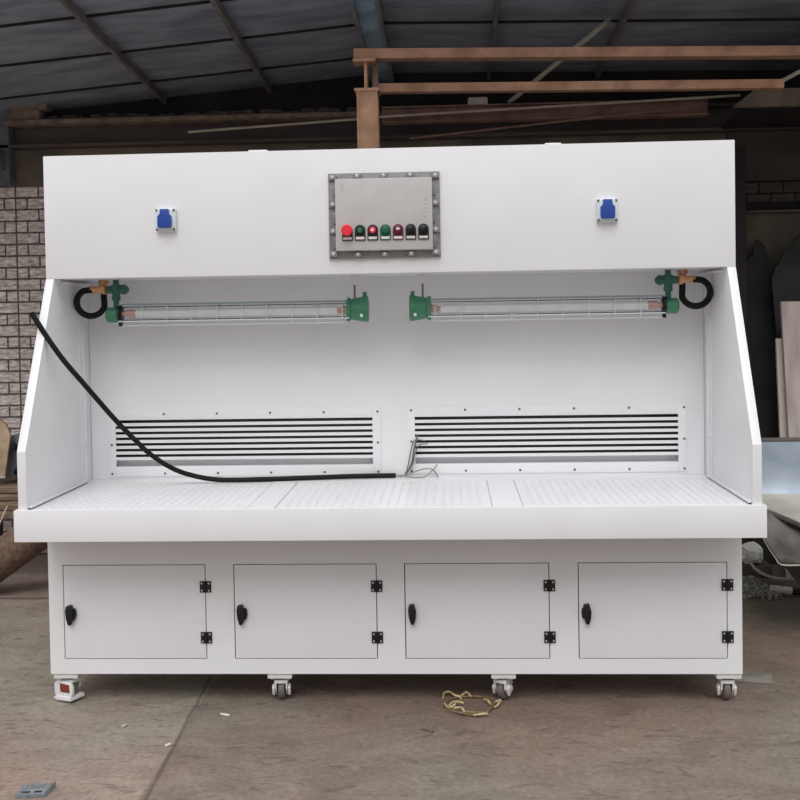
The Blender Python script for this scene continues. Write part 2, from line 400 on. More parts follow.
# rusty post and cross beams standing behind the bench
g = thing('steel_rack_frame', (-.16, 1.6, 0), 'rusty red-brown steel post carrying two long horizontal beams, behind the bench', 'steel frame')
bm = NB()
box(bm, -.212, -.098, 1.54, 1.552, FZ, 2.885); box(bm, -.212, -.098, 1.648, 1.66, FZ, 2.885); box(bm, -.164, -.153, 1.552, 1.648, FZ, 2.885)
box(bm, -.212, -.200, 1.535, 1.54, FZ, 2.885); box(bm, -.110, -.098, 1.535, 1.54, FZ, 2.885)
box(bm, -.27, -.05, 1.49, 1.71, FZ, .0)
obj('post', bm, 'rust', g)
bm = NB(); box(bm, -.225, -.088, 1.535, 1.67, 2.885, 2.900); obj('cap_plate', bm, 'rust', g)
bm = NB(); box(bm, -.171, -.155, 1.555, 1.65, 2.9, 3.045); obj('stub_web', bm, 'rust', g)
bm = NB(); box(bm, -.132, -.100, 1.652, 1.672, 2.9, 3.045); obj('rear_web', bm, 'rustdark', g)
bm = NB(); box(bm, -.230, -.108, 1.54, 1.66, 3.045, 3.062); obj('bearing_plate', bm, 'rust', g)
bm = NB()
rt = Matrix.Rotation(.0216, 3, 'Y')
box(bm, -.228, 2.75, 1.555, 1.645, 3.034, 3.088, .004, rot=rt); obj('upper_beam', bm, 'rust', g)
bm = NB(); box(bm, -.12, 2.12, 1.675, 1.74, 2.887, 2.936, .004, rot=Matrix.Rotation(.016, 3, 'Y')); obj('lower_beam', bm, 'rust', g)

# dark red I-beam at the back, leaning rods, conduit, small box
bm = NB()
for z0, z1, y0, y1 in ((2.962, 2.972, 2.93, 3.03), (2.972, 3.06, 2.975, 2.985), (3.06, 3.07, 2.93, 3.03)): box(bm, -.165, 2.02, y0, y1, z0, z1)
obj('steel_beam', bm, 'rustdark', label='dark reddish I-beam lying level along the back wall, right of the rusty post', cat='steel beam')
bm = NB(); tube(bm, [(-1.481, 2.90, 2.927), (-.33, 2.90, 2.985), (.0, 2.90, 3.003), (2.215, 2.90, 3.078)], .0085, 8)
obj('long_rod', bm, 'rodpale', label='long thin pale bar slanting gently across the back, its left end over the ledge', cat='rod', group='long bars by the back wall')
bm = NB(); tube(bm, [(.026, 2.86, 2.84), (1.295, 2.86, 2.952), (1.953, 2.86, 3.008)], .008, 8)
obj('long_rod', bm, 'rustdark', label='thin dark brown bar slanting below the reddish I-beam', cat='rod', group='long bars by the back wall')
bm = NB()
p0, p1 = Vector((1.213, 1.95, 3.335)), Vector((.70, 2.97, 3.088)); d = (p1-p0)
lathe(bm, p0, d, [(.012, .009), (0, .011), (0, .016), (d.length, .016), (d.length, .009), (.012, .009)], 16, cap=False)
obj('conduit_pipe', bm, 'pole', label='slanting grey-green conduit with an open round upper end, high right of centre', cat='pipe')
bm = NB(); box(bm, .419, .552, 2.94, 3.02, 3.07, 3.115, .004); box(bm, .425, .546, 2.935, 2.94, 3.10, 3.118, .002)
obj('junction_box', bm, 'board', label='small flat grey box lying on top of the reddish I-beam', cat='box')
# canopy board and strut at upper right
g = thing('canopy', (2.7, 2.5, 2.84), 'grey-brown canopy board with a slanted left end, upper right corner', 'canopy')
bm = NB(); prism(bm, [(1.93, 2.835), (2.06, 2.935), (3.55, 2.93), (3.55, 2.83)], lambda a, b, d: (a, d, b), 2., 2.05, .004)
obj('front_board', bm, 'band', g)
bm = NB(); box(bm, 2.14, 3.58, 2.051, 3.10, 2.89, 2.92); obj('shade_deck', bm, 'nearblack', g)  # added behind the board to shade the alcove; shade also in its colour
bm = NB(); cyl(bm, (2.16, 2.025, 2.951), (2.62, 2.025, 3.19), .013, 10)
obj('strut', bm, 'pole', label='thin pale strut rising to the right from the canopy board', cat='strut')

# loose bricks and rubble on the ledge
for (x0, x1, z0, z1, lab) in ((-2.78, -2.56, 3.058, 3.13, 'brown brick lying at the left end of the ledge, lower of two'),
                              (-2.77, -2.50, 3.13, 3.20, 'brown brick lying on another at the left end of the ledge'),):
    bm = NB(); box(bm, x0, x1, 3.03, 3.15, z0, z1, .006); obj('brick', bm, 'ledge', label=lab, cat='brick', group='bricks on the ledge')
bm = NB()
for k in range(120):
    x = random.uniform(-2.5, -.28); s = random.uniform(.010, .030)
    box(bm, x-s*1.4, x+s*1.4, 3.04-s*.4+random.uniform(0, .09), 3.06+s*.4+random.uniform(0, .05), 3.055, 3.058+s*1.4, rot=Matrix.Rotation(random.uniform(-.4, .4), 3, 'Z'))
obj('rubble', bm, 'block', label='crumbs of dark rubble strewn along the ledge at the back wall', cat='rubble', kind='stuff')

# ------------------------------------------------------------------ the bench
B = thing('downdraft_workbench', (0, .45, 0), 'large white sheet-metal extraction workbench with hood, sloped side panels and four cupboard doors', 'workbench')
WH = 1.5
YB, YC, YR = .368, .312, .80
ZT, ZB, ZC, ZTAB, ZLIP, ZBASE = 2.3875, 1.8473, 1.13, .8913, .7614, .1114
# cabinet body with four door openings
doors = [(-1.436, -.803), (-.681, -.056), (.063, .686), (.807, 1.439)]; dz0, dz1 = .177, .593
bm = NB()
xs = [-WH]+[v for d in doors for v in d]+[WH]
for i in range(0, 9, 2): box(bm, xs[i], xs[i+1], YC, YC+.025, ZBASE, ZLIP)
for a, b in doors: box(bm, a, b, YC, YC+.025, ZBASE, dz0); box(bm, a, b, YC, YC+.025, dz1, ZLIP)
box(bm, -WH, -WH+.012, YC+.025, .84, ZBASE, ZLIP); box(bm, WH-.012, WH, YC+.025, .84, ZBASE, ZLIP)
box(bm, -WH+.012, WH-.012, YC+.025, .84, ZBASE, ZBASE+.012); box(bm, -WH+.012, WH-.012, .828, .84, ZBASE+.012, ZLIP)
bmesh.ops.remove_doubles(bm, verts=bm.verts, dist=1e-5)
obj('cabinet_body', bm, 'white', B)
for i, (a, b) in enumerate(doors):
    bm = NB(); box(bm, a+.0042, b-.0038, YC-.001, YC+.02, dz0+.0035, dz1-.0035, .0012); d = obj('door', bm, 'white', B)
    hx = a+.031+(.004 if i == 3 else 0); hz = .376
    bm = NB()
    lens = [(-.012, .040), (.010, .044), (.013, .030), (.019, .012), (.016, -.020), (.008, -.044), (-.004, -.044), (-.013, -.012), (-.016, .020)]
    prism(bm, lens, lambda p, q, t: (hx+p, t, hz+q), YC-.028, YC-.001, .004)
    if i != 2: prism(bm, [(.010, .026), (.022, .028), (.028, .016), (.029, -.004), (.022, -.022), (.010, -.026)] if i < 2 else [(-.012, .026), (-.02, .022), (-.022, 0), (-.018, -.02), (-.010, -.024)], lambda p, q, t: (hx+p, t, hz+q), YC-.016, YC-.001, .003)
    obj('latch_handle', bm, 'black', d)
    for z in (.4955, .2725):
        x = b-.001; bm = NB(); s = .0245
        box(bm, x-s, x-.003, YC-.007, YC-.001, z-s, z+s, .0015); box(bm, x+.003, x+s, YC-.007, YC-.000, z-s, z+s, .0015)
        cyl(bm, (x, YC-.006, z-s), (x, YC-.006, z+s), .0055, 10)
        for dx in (-.0155, .0155):
            for q in (-.0155, .0155): cyl(bm, (x+dx, YC-.0095, z+q), (x+dx, YC-.006, z+q), .0042, 10, 1)
        obj('hinge', bm, ['black', 'bright'], d)
# worktop with deep front apron and openings for three perforated trays
trays = [(-1.464, -.556), (-.447, .437), (.557, 1.464)]; ty0, ty1 = .022, .695
bm = NB()
box(bm, -1.5153, 1.5153, 0, ty0, ZLIP, ZTAB, .0022)
box(bm, -1.5153, 1.5153, ty1, .84, ZLIP, ZTAB)
ex = [-1.5153]+[v for t in trays for v in t]+[1.5153]
for i in range(0, 7, 2): box(bm, ex[i], ex[i+1], ty0, ty1, ZLIP, ZTAB)
for a, b in trays: box(bm, a, b, ty0, ty1, ZTAB-.022, ZTAB-.010)
obj('worktop', bm, 'white', B)
for a, b in trays:
    bm = NB(); x0, x1, y0, y1 = a+.004, b-.004, ty0+.003, ty1-.003
    mg = .026; nx = round((x1-x0-2*mg)/.0375); ny = round((y1-y0-2*mg)/.0375); px = (x1-x0-2*mg)/nx; py = (y1-y0-2*mg)/ny
    z = ZTAB-.0015; r = .0082; cache = {}
    def V(x, y, zz=z):
        k = (round(x, 5), round(y, 5), round(zz, 5))
        if k not in cache: cache[k] = bm.verts.new((x, y, zz))
        return cache[k]
    for i in range(nx):
        for j in range(ny):
            cx, cy = x0+mg+(i+.5)*px, y0+mg+(j+.5)*py
            O = [(cx+px/2*u, cy+py/2*v) for u, v in ((1, 0), (1, 1), (0, 1), (-1, 1), (-1, 0), (-1, -1), (0, -1), (1, -1))]
            I = [(cx+r*math.cos(k*math.pi/4), cy+r*math.sin(k*math.pi/4)) for k in range(8)]
            for k in range(8):
                n = (k+1) % 8
                bm.faces.new((V(*O[k]), V(*O[n]), V(*I[n]), V(*I[k])))
                bm.faces.new((V(*I[k]), V(*I[n]), V(*I[n], z-.004), V(*I[k], z-.004)))
    # plain border, folded down at the rim
    for q in ((x0, x0+mg, y0, y1), (x1-mg, x1, y0, y1), (x0+mg, x1-mg, y0, y0+mg), (x0+mg, x1-mg, y1-mg, y1)):
        box(bm, q[0], q[1], q[2], q[3], z-.008, z)
    obj('perforated_tray', bm, 'white', B)
# side panels
for s in (-1, 1):
    bm = NB()
    poly = [(.012, ZTAB), (.80+.04, ZTAB), (.84, ZB), (YB, ZB), (.012, ZC)]
    xo, xi = s*WH, s*(WH-.036)
    prism(bm, poly, lambda a, b, d: (d, a, b), xo, xi, .0015)
    sp = obj('side_panel', bm, 'white', B)
    bm = NB(); x = s*(WH-.036)
    box(bm, x-s*.0, x-s*.004, .655, .715, ZTAB+.012, ZB-.03, .001); box(bm, x, x-s*.010, .700, .712, ZTAB+.012, ZB-.03, .001)
    obj('edge_strip', bm, 'white', sp)
    for z in (1.64, 1.09):
        bm = NB(); lathe(bm, (x-s*.004, .68, z), (-s, 0, 0), [(0, .010), (.004, .009), (.006, .005)], 10); obj('bolt', bm, 'white_satin', sp)
    bm = NB(); box(bm, x, x-s*.014, .03, .70, ZTAB+.0045, ZTAB+.0125, .001); box(bm, x, x-s*.008, .03, .70, ZTAB+.0002, ZTAB+.0045, 0, 1); obj('bottom_gap_strip', bm, ['white', 'rubber'], sp)  # black lower strip painted in for the dark gap between panel and tray
    bm = NB(); box(bm, x, x-s*.022, YB+.07, .79, ZB-.018, ZB-.012, .001); box(bm, x, x-s*.004, YB+.07, .79, ZB-.012, ZB-.001); obj('top_angle', bm, 'white', sp)
# back panel with two openings
vents = [(-1.380, -.060, .905, 1.222, -1.343, -.100), (.068, 1.384, .906, 1.226, .102, 1.341)]; vz0, vz1 = .953, 1.178
bm = NB(); xb = WH-.037
xs = [-xb, vents[0][4]-.01, vents[0][5]+.01, vents[1][4]-.01, vents[1][5]+.01, xb]
for i in (0, 2, 4): box(bm, xs[i], xs[i+1], YR, YR+.012, ZTAB+.0005, ZB-.0005)
for i in (1, 3): box(bm, xs[i], xs[i+1], YR, YR+.012, ZTAB+.0005, vz0-.01); box(bm, xs[i], xs[i+1], YR, YR+.012, vz1+.01, ZB-.0005)
bmesh.ops.remove_doubles(bm, verts=bm.verts, dist=1e-5)
obj('back_panel', bm, 'white', B)
bm = NB(); box(bm, -1.5, 1.5, 1.12, 1.14, ZTAB, ZB); box(bm, -1.5, 1.5, .841, 1.14, ZTAB-.02, ZTAB); box(bm, -1.5, 1.5, .841, 1.14, ZB, ZB+.01)
for x in (-1.5, 1.49): box(bm, x, x+.01, .841, 1.12, ZTAB, ZB)
obj('suction_chamber', bm, 'screw', B)
for (fx0, fx1, fz0, fz1, ox0, ox1) in vents:
    bm = NB(); t = .006
    box(bm, fx0, ox0, YR-t, YR, fz0, fz1, .0008); box(bm, ox1, fx1, YR-t, YR, fz0, fz1, .0008)
    box(bm, ox0, ox1, YR-t, YR, fz0, vz0, .0008); box(bm, ox0, ox1, YR-t, YR, vz1, fz1, .0008)
    vg = obj('vent_grille', bm, 'white', B)
    bm = NB()
    for k in range(8):
        zt = vz1-.0145-k*.0274
        if k == 7: zt = vz0+.006
        # folded louver: bright vertical face and a top flange running back
        if k < 7:
            box(bm, ox0-.004, ox1+.004, YR-.003, YR-.001, zt-.0148, zt, .0)
            box(bm, ox0-.004, ox1+.004, YR-.001, YR+.03, zt-.0148, zt-.013)
    box(bm, ox0-.035, ox1+.035, YR+.050, YR+.052, vz0-.006, vz0+.034); box(bm, ox0-.012, ox0-.009, YR+.013, YR+.05, vz0-.006, vz0+.034); box(bm, ox1+.009, ox1+.012, YR+.013, YR+.05, vz0-.006, vz0+.034); box(bm, ox0-.004, ox1+.004, YR+.0, YR+.05, vz0-.003, vz0-.001)
    obj('louver_slats', bm, 'white', vg)
    pts = [(fx0+.017, z) for z in (fz0+.014, (fz0+fz1)/2-.005, fz1-.016)]+[(fx1-.015, z) for z in (fz0+.014, (fz0+fz1)/2-.005, fz1-.016)]
    for k in range(1, 5):
        x = fx0+.017+(fx1-fx0-.032)*k/5; pts += [(x, fz0+.014), (x, fz1-.016)]
    for x, z in pts:
        bm = NB(); lathe(bm, (x, YR-t, z), (0, -1, 0), [(0, .0062), (.002, .0058), (.0035, .003)], 8); obj('screw', bm, 'screw', vg)
# hood
bm = NB(); box(bm, -WH, WH, YB, .90, ZB, ZT, .0035); hd = obj('hood', bm, 'white', B)
for x0, x1 in ((-.60, -.515), (.70, .772)):
    bm = NB(); box(bm, x0, x1, .42, .50, ZT, ZT+.014, .005); obj('top_cap', bm, 'white_satin', hd)
# casters
def caster(x, ang, y=.375, tagged=False):
    bm = NB(); box(bm, x-.053, x+.053, y-.055, y+.045, .088, ZBASE, .002)
    for u in (-.035, .035): lathe(bm, (x+u, y-.035, .0885), (0, 0, -1), [(0, .011), (.007, .010), (.010, .005)], 10)
    c = obj('caster', bm, 'white_satin', B, label='caster turned sideways, with a red-brown patch on its pedal' if tagged else None)
    R = Matrix.Rotation(ang, 3, 'Z'); K_ = (.088-FZ)/.088; P = lambda a, b, z: Vector((x, y, .088-(.088-z)*K_))+R @ Vector((a, b, 0))
    bm = NB(); lathe(bm, (x, y, .088), (0, 0, -1), [(0, .034), (.006, .034), (.008, .028), (.012, .028)], 20); obj('swivel', bm, 'screw', c)
    off = .022
    bm = NB()
    def fbox(x0, x1, y0, y1, z0, z1, bev=.002, mi=0):
        cc = P((x0+x1)/2, (y0+y1)/2, (z0+z1)/2)
        box(bm, cc.x-(x1-x0)/2, cc.x+(x1-x0)/2, cc.y-(y1-y0)/2, cc.y+(y1-y0)/2, cc.z-(z1-z0)*K_/2, cc.z+(z1-z0)*K_/2, bev, mi, rot=R)
    fbox(-.029, .029, -.040, .034, .066, .078)
    for s in (-1, 1):
        prism(bm, [(-.040, .076), (.032, .076), (.034, .05), (.030, .022), (-.005, .018), (-.036, .045)], lambda a, b, d: P(d, a, b), s*.0205, s*.027, .002)
        lathe(bm, P(s*.027, .010, .040), R @ Vector((s, 0, 0)), [(0, .017), (.007, .016), (.011, .011), (.013, .004)], 14)
    obj('fork', bm, 'white_satin', c)
    bm = NB(); lathe(bm, P(-.016, .008, .039), R @ Vector((1, 0, 0)), [(0, .032), (.002, .042), (.006, .0480), (.026, .0480), (.030, .042), (.032, .032)], 28); obj('wheel', bm, 'wheel', c)
    def bit(name, poly, d0, d1, bev, mat):
        bm = NB(); prism(bm, poly, lambda a, b, d: P(d, a, b), d0, d1, bev); obj(name, bm, mat, c)
    if tagged:
        bit('brake_pedal', [(-.060, .034), (-.050, .014), (.030, .008), (.052, .024), (.054, .062), (.030, .076), (-.044, .074), (-.058, .058)], -.029, -.046, .006, 'white_satin')
        bit('pedal_patch', [(-.046, .038), (.012, .036), (.014, .066), (-.044, .066)], -.0455, -.0485, .001, 'redtag')
        bit('pedal_rim', [(-.056, .010), (.036, .004), (.054, .012), (.036, .020), (-.054, .024)], -.052, .03, .003, 'white_satin')
    else:
        bit('brake_pedal', [(.030, .060), (.062, .052), (.066, .043), (.034, .046)], -.02, .02, .002, 'white_satin')
        for s in (-1, 1): bit('side_guard', [(-.020, .020), (-.034, .05), (-.012, .060), (.0, .03)], s*.029, s*.040, .003, 'white_satin')
caster(-1.437, math.radians(62), tagged=True)
caster(-.488, math.radians(3))
caster(.485, math.radians(-26))
caster(1.445, math.radians(-3))

# ------------------------------------------------------------------ control box
K = thing('control_box', (0, YB, 1.913), 'grey flameproof control box with seven push buttons on the bench hood', 'control box')
bm = NB()
fx, fz0, fz1 = .241, 1.912, 2.281
box(bm, -fx, fx, YB-.014, YB, fz0, fz1, .002)
lugs = [(-.222, z) for z in (1.932, 2.03, 2.145, 2.262)]+[(.222, z) for z in (1.932, 2.03, 2.145, 2.262)]+[(x, z) for x in (-.115, 0, .115) for z in (1.928, 2.266)]
for x, z in lugs: box(bm, x-.017, x+.017, YB-.024, YB-.013, z-.0125, z+.0125, .003)
for z in (1.981, 2.0875, 2.2035):
    for s in (-1, 1): box(bm, s*.214-.008, s*.214+.008, YB-.020, YB-.013, z-.026, z+.026, .003)
kb = obj('enclosure', bm, 'greyflange', K)
for x, z in lugs:
    bm = NB(); lathe(bm, (x, YB-.024, z), (0, -1, 0), [(0, .0085), (.002, .0085), (.002, .0065), (.008, .0065), (.0085, .005)], 12); obj('bolt', bm, 'bright', kb)
bm = NB(); box(bm, -.209, .209, YB-.046, YB-.014, 1.944, 2.253, .006)
for k in range(3): box(bm, -.185, -.172, YB-.0468, YB-.045, 2.205+k*.012, 2.211+k*.012, .0003)
for k in range(5): box(bm, .172, .185, YB-.0468, YB-.045, 2.085+k*.018, 2.092+k*.018, .0003)
cv = obj('cover', bm, 'cover', K)
caps = [('red', .0245, .030, 'red mushroom push button'), ('greencap', .0125, .012, 'green push button, second from the left'), ('red', .0145, .014, 'small red push button'),
        ('greencap', .017, .010, 'green indicator button, fourth from the left'), ('maroon', .016, .012, 'maroon indicator button'), ('black', .016, .014, 'black rotary switch, second from the right'), ('black', .016, .014, 'black rotary switch at the right end')]
yf = YB-.046
for i, (mt, r, dp, lab) in enumerate(caps):
    x = -.1575+i*.0545; z = 2.024
    bm = NB(); arch = [(-.0225, -.037), (.0225, -.037), (.0225, .008)]+[(.0225*math.cos(a), .008+.0225*math.sin(a)) for a in [math.pi*k/10 for k in range(1, 10)]]+[(-.0225, .008)]
    prism(bm, arch, lambda a, b, d: (x+a, d, z+b), yf-.006, yf, .0012)
    pb = obj('push_button', bm, 'black' if i not in (3, 4) else ('greencap' if i == 3 else 'maroon'), K, label=lab)
    bm = NB(); zc = z+.006
    lathe(bm, (x, yf-.006, zc), (0, -1, 0), [(0, .019), (.004, .018)], 20, 0)
    lathe(bm, (x, yf-.009, zc), (0, -1, 0), [(0, r*.8), (dp*.5, r), (dp*.85, r), (dp, r*.82)], 22, 1)
    if mt == 'black': box(bm, x-.005, x+.005, yf-.009-dp-.006, yf-.009-dp+.002, zc-.013, zc+.013, .002, 1, rot=Matrix.Rotation(.7, 3, 'Y'))
    elif i == 4: box(bm, x-.007, x+.007, yf-.009-dp-.0012, yf-.009-dp+.001, zc-.001, zc+.007, .0004, 2)
    elif i in (1, 2): lathe(bm, (x, yf-.009-dp, zc), (0, -1, 0), [(-.0005, r*.45), (.0008, r*.4)], 14, 2 if i == 2 else 3)
    obj('cap', bm, ['black', mt, 'label', 'green'], pb)
    bm = NB(); box(bm, x-.018, x+.018, yf-.0075, yf-.0055, z-.0325, z-.0215, .0004); obj('legend_plate', bm, 'label', pb)

# ------------------------------------------------------------------ sockets
for x, z, lab in ((-.9555, 2.0955, 'white-framed blue-lidded power socket on the left half of the hood'), (.955, 2.097, 'white-framed blue-lidded power socket on the right half of the hood')):
    S = thing('power_socket', (x, YB, z-.05), lab, 'socket', 'blue sockets on the hood')
    bm = NB(); box(bm, x-.0455, x+.0455, YB-.022, YB, z-.050, z+.050, .007); box(bm, x-.034, x+.034, YB-.028, YB-.02, z-.042, z+.046, .004); obj('base', bm, 'socket', S)
    bm = NB()
    prism(bm, [(-.031, -.036), (.031, -.036), (.033, -.02), (.033, .016), (.021, .028), (.021, .049), (-.021, .049), (-.021, .028), (-.033, .016), (-.033, -.02)], lambda a, b, d: (x+a*.95, d, z+b*.96-.001), YB-.042, YB-.028, .004)
    obj('lid', bm, 'blue', S)
    for u in (-.037, .037):
        for v in (-.0415, .0415):
            bm = NB(); lathe(bm, (x+u, YB-.0215, z+v), (0, -1, 0), [(0, .0065), (.002, .006)], 10); obj('screw', bm, 'screw', S)

# ------------------------------------------------------------------ tube lamps
def lamp(s, lab, dz):
    y0, za = .585, 1.690
    X = lambda v: s*v
    T = thing('tube_lamp', (X(.70), y0, 1.64), lab, 'lamp', 'tube lamps under the hood')
    bm = NB(); lathe(bm, (X(1.302), y0, za-.004), (-s, 0, 0), [(0, .026), (.006, .034), (.012, .0355), (.046, .0355), (.052, .033), (.058, .032)], 22)
    obj('end_cap', bm, 'green', T)
    bm = NB(); lathe(bm, (X(1.244), y0, za), (-s, 0, 0), [(0, .041), (.010, .041), (.010, .030), (.014, .030)], 22); box(bm, X(1.2455), X(1.231), y0-.012, y0+.012, za-.058, za-.035, .002)
    obj('collar', bm, 'black', T)
    bm = NB(); n = 28
    gl = [(0, .0325), (1.045, .0325)]
    lathe(bm, (X(1.231), y0, za), (-s, 0, 0), gl, n, cap=False); obj('glass_tube', bm, 'glass', T)
    bm = NB(); cyl(bm, (X(1.165), y0, za), (X(.235), y0, za), .0185, 18); ft = obj('fluorescent_tube', bm, 'tube', T)
    for a, b in ((1.231, 1.165), (.235, .186)):
        bm = NB(); lathe(bm, (X(a), y0, za), (-s, 0, 0), [(0, .012), ((a-b)*.35, .012), ((a-b)*.35, .0192), (a-b, .0192)], 16); obj('end_ferrule', bm, 'ferrule', ft)
    bm = NB(); lathe(bm, (X(.190), y0, za+.004), (-s, 0, 0), [(0, .046), (.008, .050), (.016, .050), (.018, .046), (.030, .050), (.078, .0585), (.094, .060), (.096, .056)], 26)
    for a in range(6):
        c, q = math.cos(a*math.pi/3+.3), math.sin(a*math.pi/3+.3); lathe(bm, (X(.192), y0+.047*c, za+.004+.047*q), (-s, 0, 0), [(0, .008), (.016, .008)], 8)
    box(bm, X(.118), X(.100), y0-.012, y0+.012, za+.05, za+.082, .003)
    th = obj('terminal_housing', bm, 'green', T)
    bm = NB(); box(bm, X(.121)-.006, X(.121)+.006, y0-.0625, y0-.052, za-.032, za-.018, .001); obj('label_tag', bm, 'label', th)
    bm = NB(); box(bm, X(1.245), X(.172), y0-.016, y0+.016, za+.038, za+.046, .001); obj('top_rail', bm, 'rail', T)
    bm = NB()
    for a in (-90, -35, 215):
        a = math.radians(a); cyl(bm, (X(1.238), y0+.0405*math.cos(a), za-.008+.047*math.sin(a)), (X(.18), y0+.0405*math.cos(a), za-.008+.047*math.sin(a)), .003, 8)
    for k in range(9):
        x = X(1.13-k*.115); ring = [(x, y0+.0395*math.cos(math.radians(t)), za-.008+.046*math.sin(math.radians(t))) for t in range(70, 471, 20)]
        tube(bm, ring, .002, 6, raw=True)
    obj('wire_guard', bm, 'socket', T)
    # far-end hanger
    bm = NB(); cyl(bm, (X(.155), y0, za+.046), (X(.155), y0, 1.815), .0045, 8); obj('hanger_rod', bm, 'screw', T)
    bm = NB(); box(bm, X(.155)-.014, X(.155)+.014, y0-.02, y0+.02, 1.805, ZB, .002); obj('mounting_bracket', bm, 'white_satin', T)
    # cable entry fitting
    bm = NB(); xj = X(1.257)
    lathe(bm, (xj, y0, ZB), (0, 0, -1), [(0, .013), (.022, .013), (.022, .021), (.034, .027), (.056, .027), (.066, .019), (.074, .016), (.074, .020), (.096, .020), (.096, .013), (.128, .013)], 18)
    lathe(bm, (xj, y0, 1.802), (-s, 0, 0), [(0, .021), (.030, .021), (.030, .026), (.042, .026), (.056, .012), (.060, .004)], 6)
    lathe(bm, (xj, y0, 1.802), (s, 0, 0), [(0, .020), (.034, .018), (.046, .016)], 16)
    obj('entry_fitting', bm, 'darkgreen', T)
    bm = NB()
    lathe(bm, (X(1.300), y0, 1.804), (s, 0, 0), [(0, .016), (.004, .024), (.020, .024), (.022, .018), (.036, .018), (.038, .015), (.076, .0145)], 12)
    lathe(bm, (X(1.332), y0+.052, ZB), (0, 0, -1), [(0, .024), (.016, .024), (.018, .018), (.036, .018), (.038, .021), (.052, .021)], 12)
    obj('cable_gland', bm, 'brass', T)
    bm = NB(); cx, cz, r = 1.388, 1.742, .0595
    pts = [(X(1.366), y0, 1.803)]+[(X(cx+r*math.cos(math.radians(t))), y0+.052*max(0, min(1, (75-t)/245)), cz+r*math.sin(math.radians(t))) for t in range(75, -171, -15)]+[(X(1.332), y0+.052, 1.772), (X(1.332), y0+.052, 1.80)]
    tube(bm, pts, .0145, 14, 5); obj('cable_hose', bm, 'rubber', T)
lamp(-1, 'green-ended caged tube lamp hanging under the left half of the hood', 0)
lamp(1, 'green-ended caged tube lamp hanging under the right half of the hood', 0)

# ------------------------------------------------------------------ loose power cable on the trays
K = thing('power_cable', (-.6, .6, ZTAB), 'thick black cable drooping over the left side panel onto the trays, with bared wires', 'cable')
bm = NB(); zt = ZTAB+.0118
tube(bm, [(-1.515, .235, 1.701), (-1.462, .247, 1.606), (-1.399, .275, 1.498), (-1.333, .33, 1.392), (-1.275, .38, 1.299), (-1.214, .43, 1.205), (-1.154, .485, 1.119), (-1.1, .53, 1.049), (-1.025, .59, .979), (-.945, .635, .936), (-.82, .665, zt+.004), (-.62, .69, zt), (-.44, .715, zt), (-.2, .745, zt+.002), (.008, .772, zt)], .0115, 12, 6)
obj('sheath', bm, 'rubber', K)
wires = [[(.005, .772, zt), (.05, .774, zt+.002), (.085, .778, .96), (.098, .776, 1.03), (.112, .775, 1.080), (.118, .775, 1.092)],
         [(.005, .770, zt+.003), (.05, .772, zt+.004), (.068, .776, .95), (.083, .776, 1.023), (.103, .776, 1.07), (.15, .774, 1.066)],
         [(.005, .772, zt), (.05, .770, zt), (.09, .77, .958), (.10, .776, 1.0), (.122, .774, 1.045), (.164, .772, 1.053)],
         [(.005, .768, zt), (.055, .766, zt+.002), (.105, .768, .922), (.148, .768, .934), (.184, .766, .93), (.204, .762, .906), (.209, .760, ZTAB+.003)],
         [(.005, .766, zt-.002), (.055, .762, zt-.002), (.105, .756, ZTAB+.004), (.15, .756, .900), (.182, .764, .925), (.206, .772, .953)]]
for k, w in enumerate(wires):
    bm = NB(); tube(bm, w, .0028 if k else .004, 7, 7); obj('bared_wire', bm, 'screw', K)

# ------------------------------------------------------------------ left background clutter
bm = NB(); prism(bm, [(-3.25, .70), (-2.575, .70), (-2.56, .95), (-2.60, 1.03), (-2.70, 1.09), (-3.25, 1.13)], lambda a, b, d: (a, d+.25*(b-.7), b), 2.36, 2.385, .004)
obj('board_offcut', bm, 'burlap', label='tan board with a curved corner leaning on the timber pile at the left edge', cat='board')
g = thing('metal_case', (-2.42, 2.6, .655), 'blue-grey metal case with a black strap, on the timber pile left of the bench', 'case')
bm = NB(); prism(bm, [(-2.64, .66), (-2.2, .66), (-2.2, .945), (-2.585, .945)], lambda a, b, d: (a, d, b), 2.5, 2.72, .008); obj('shell', bm, 'bluebox', g)
bm = NB(); tube(bm, [(-2.57, 2.495, .88), (-2.54, 2.47, .865), (-2.49, 2.465, .86), (-2.46, 2.47, .80), (-2.53, 2.47, .73), (-2.56, 2.495, .70)], .016, 8); box(bm, -2.56, -2.44, 2.48, 2.5, .68, .72, .004); obj('strap', bm, 'black', g)
zz = .43
for k, (dz, xr, y0, rot) in enumerate(((.05, -2.30, 2.30, .04), (.05, -2.22, 2.33, -.05), (.045, -2.35, 2.36, .07), (.05, -2.26, 2.38, -.03))):
    bm = NB(); box(bm, xr-1.5, xr, y0, y0+.34, zz+.002, zz+dz, .008, rot=Matrix.Rotation(rot*.5, 3, 'Z')); zz += dz+.002
    obj('timber_plank', bm, 'timber', cat='plank', group='timber pile left of the bench',
        label=('bottom plank of the weathered timber pile left of the bench', 'second plank from the bottom of the weathered timber pile', 'third plank from the bottom of the weathered timber pile', 'top plank of the weathered timber pile left of the bench')[k])
for k, x in enumerate((-3.4, -2.86)):
    bm = NB(); box(bm, x-.12, x+.12, 2.52, 2.70, 0, .43, .012)
    o = obj('concrete_block', bm, 'block', cat='block', label='dark block holding up the timber pile at the left edge' if k else 'dark block under the far left end of the timber pile', group='blocks under the timber pile')
d = Vector((.30, .0, .214)).normalized(); nn = Vector((-d.z, 0, d.x)); p0 = Vector((-2.615, 2.1, .002))+nn*.115
bm = NB(); lathe(bm, p0, d, [(.0, .095), (.0, .112), (.02, .115), (.88, .115), (.9, .112), (.9, .095)], 28, cap=False); lathe(bm, p0+d*.01, d, [(0, .096), (.88, .096)], 24)
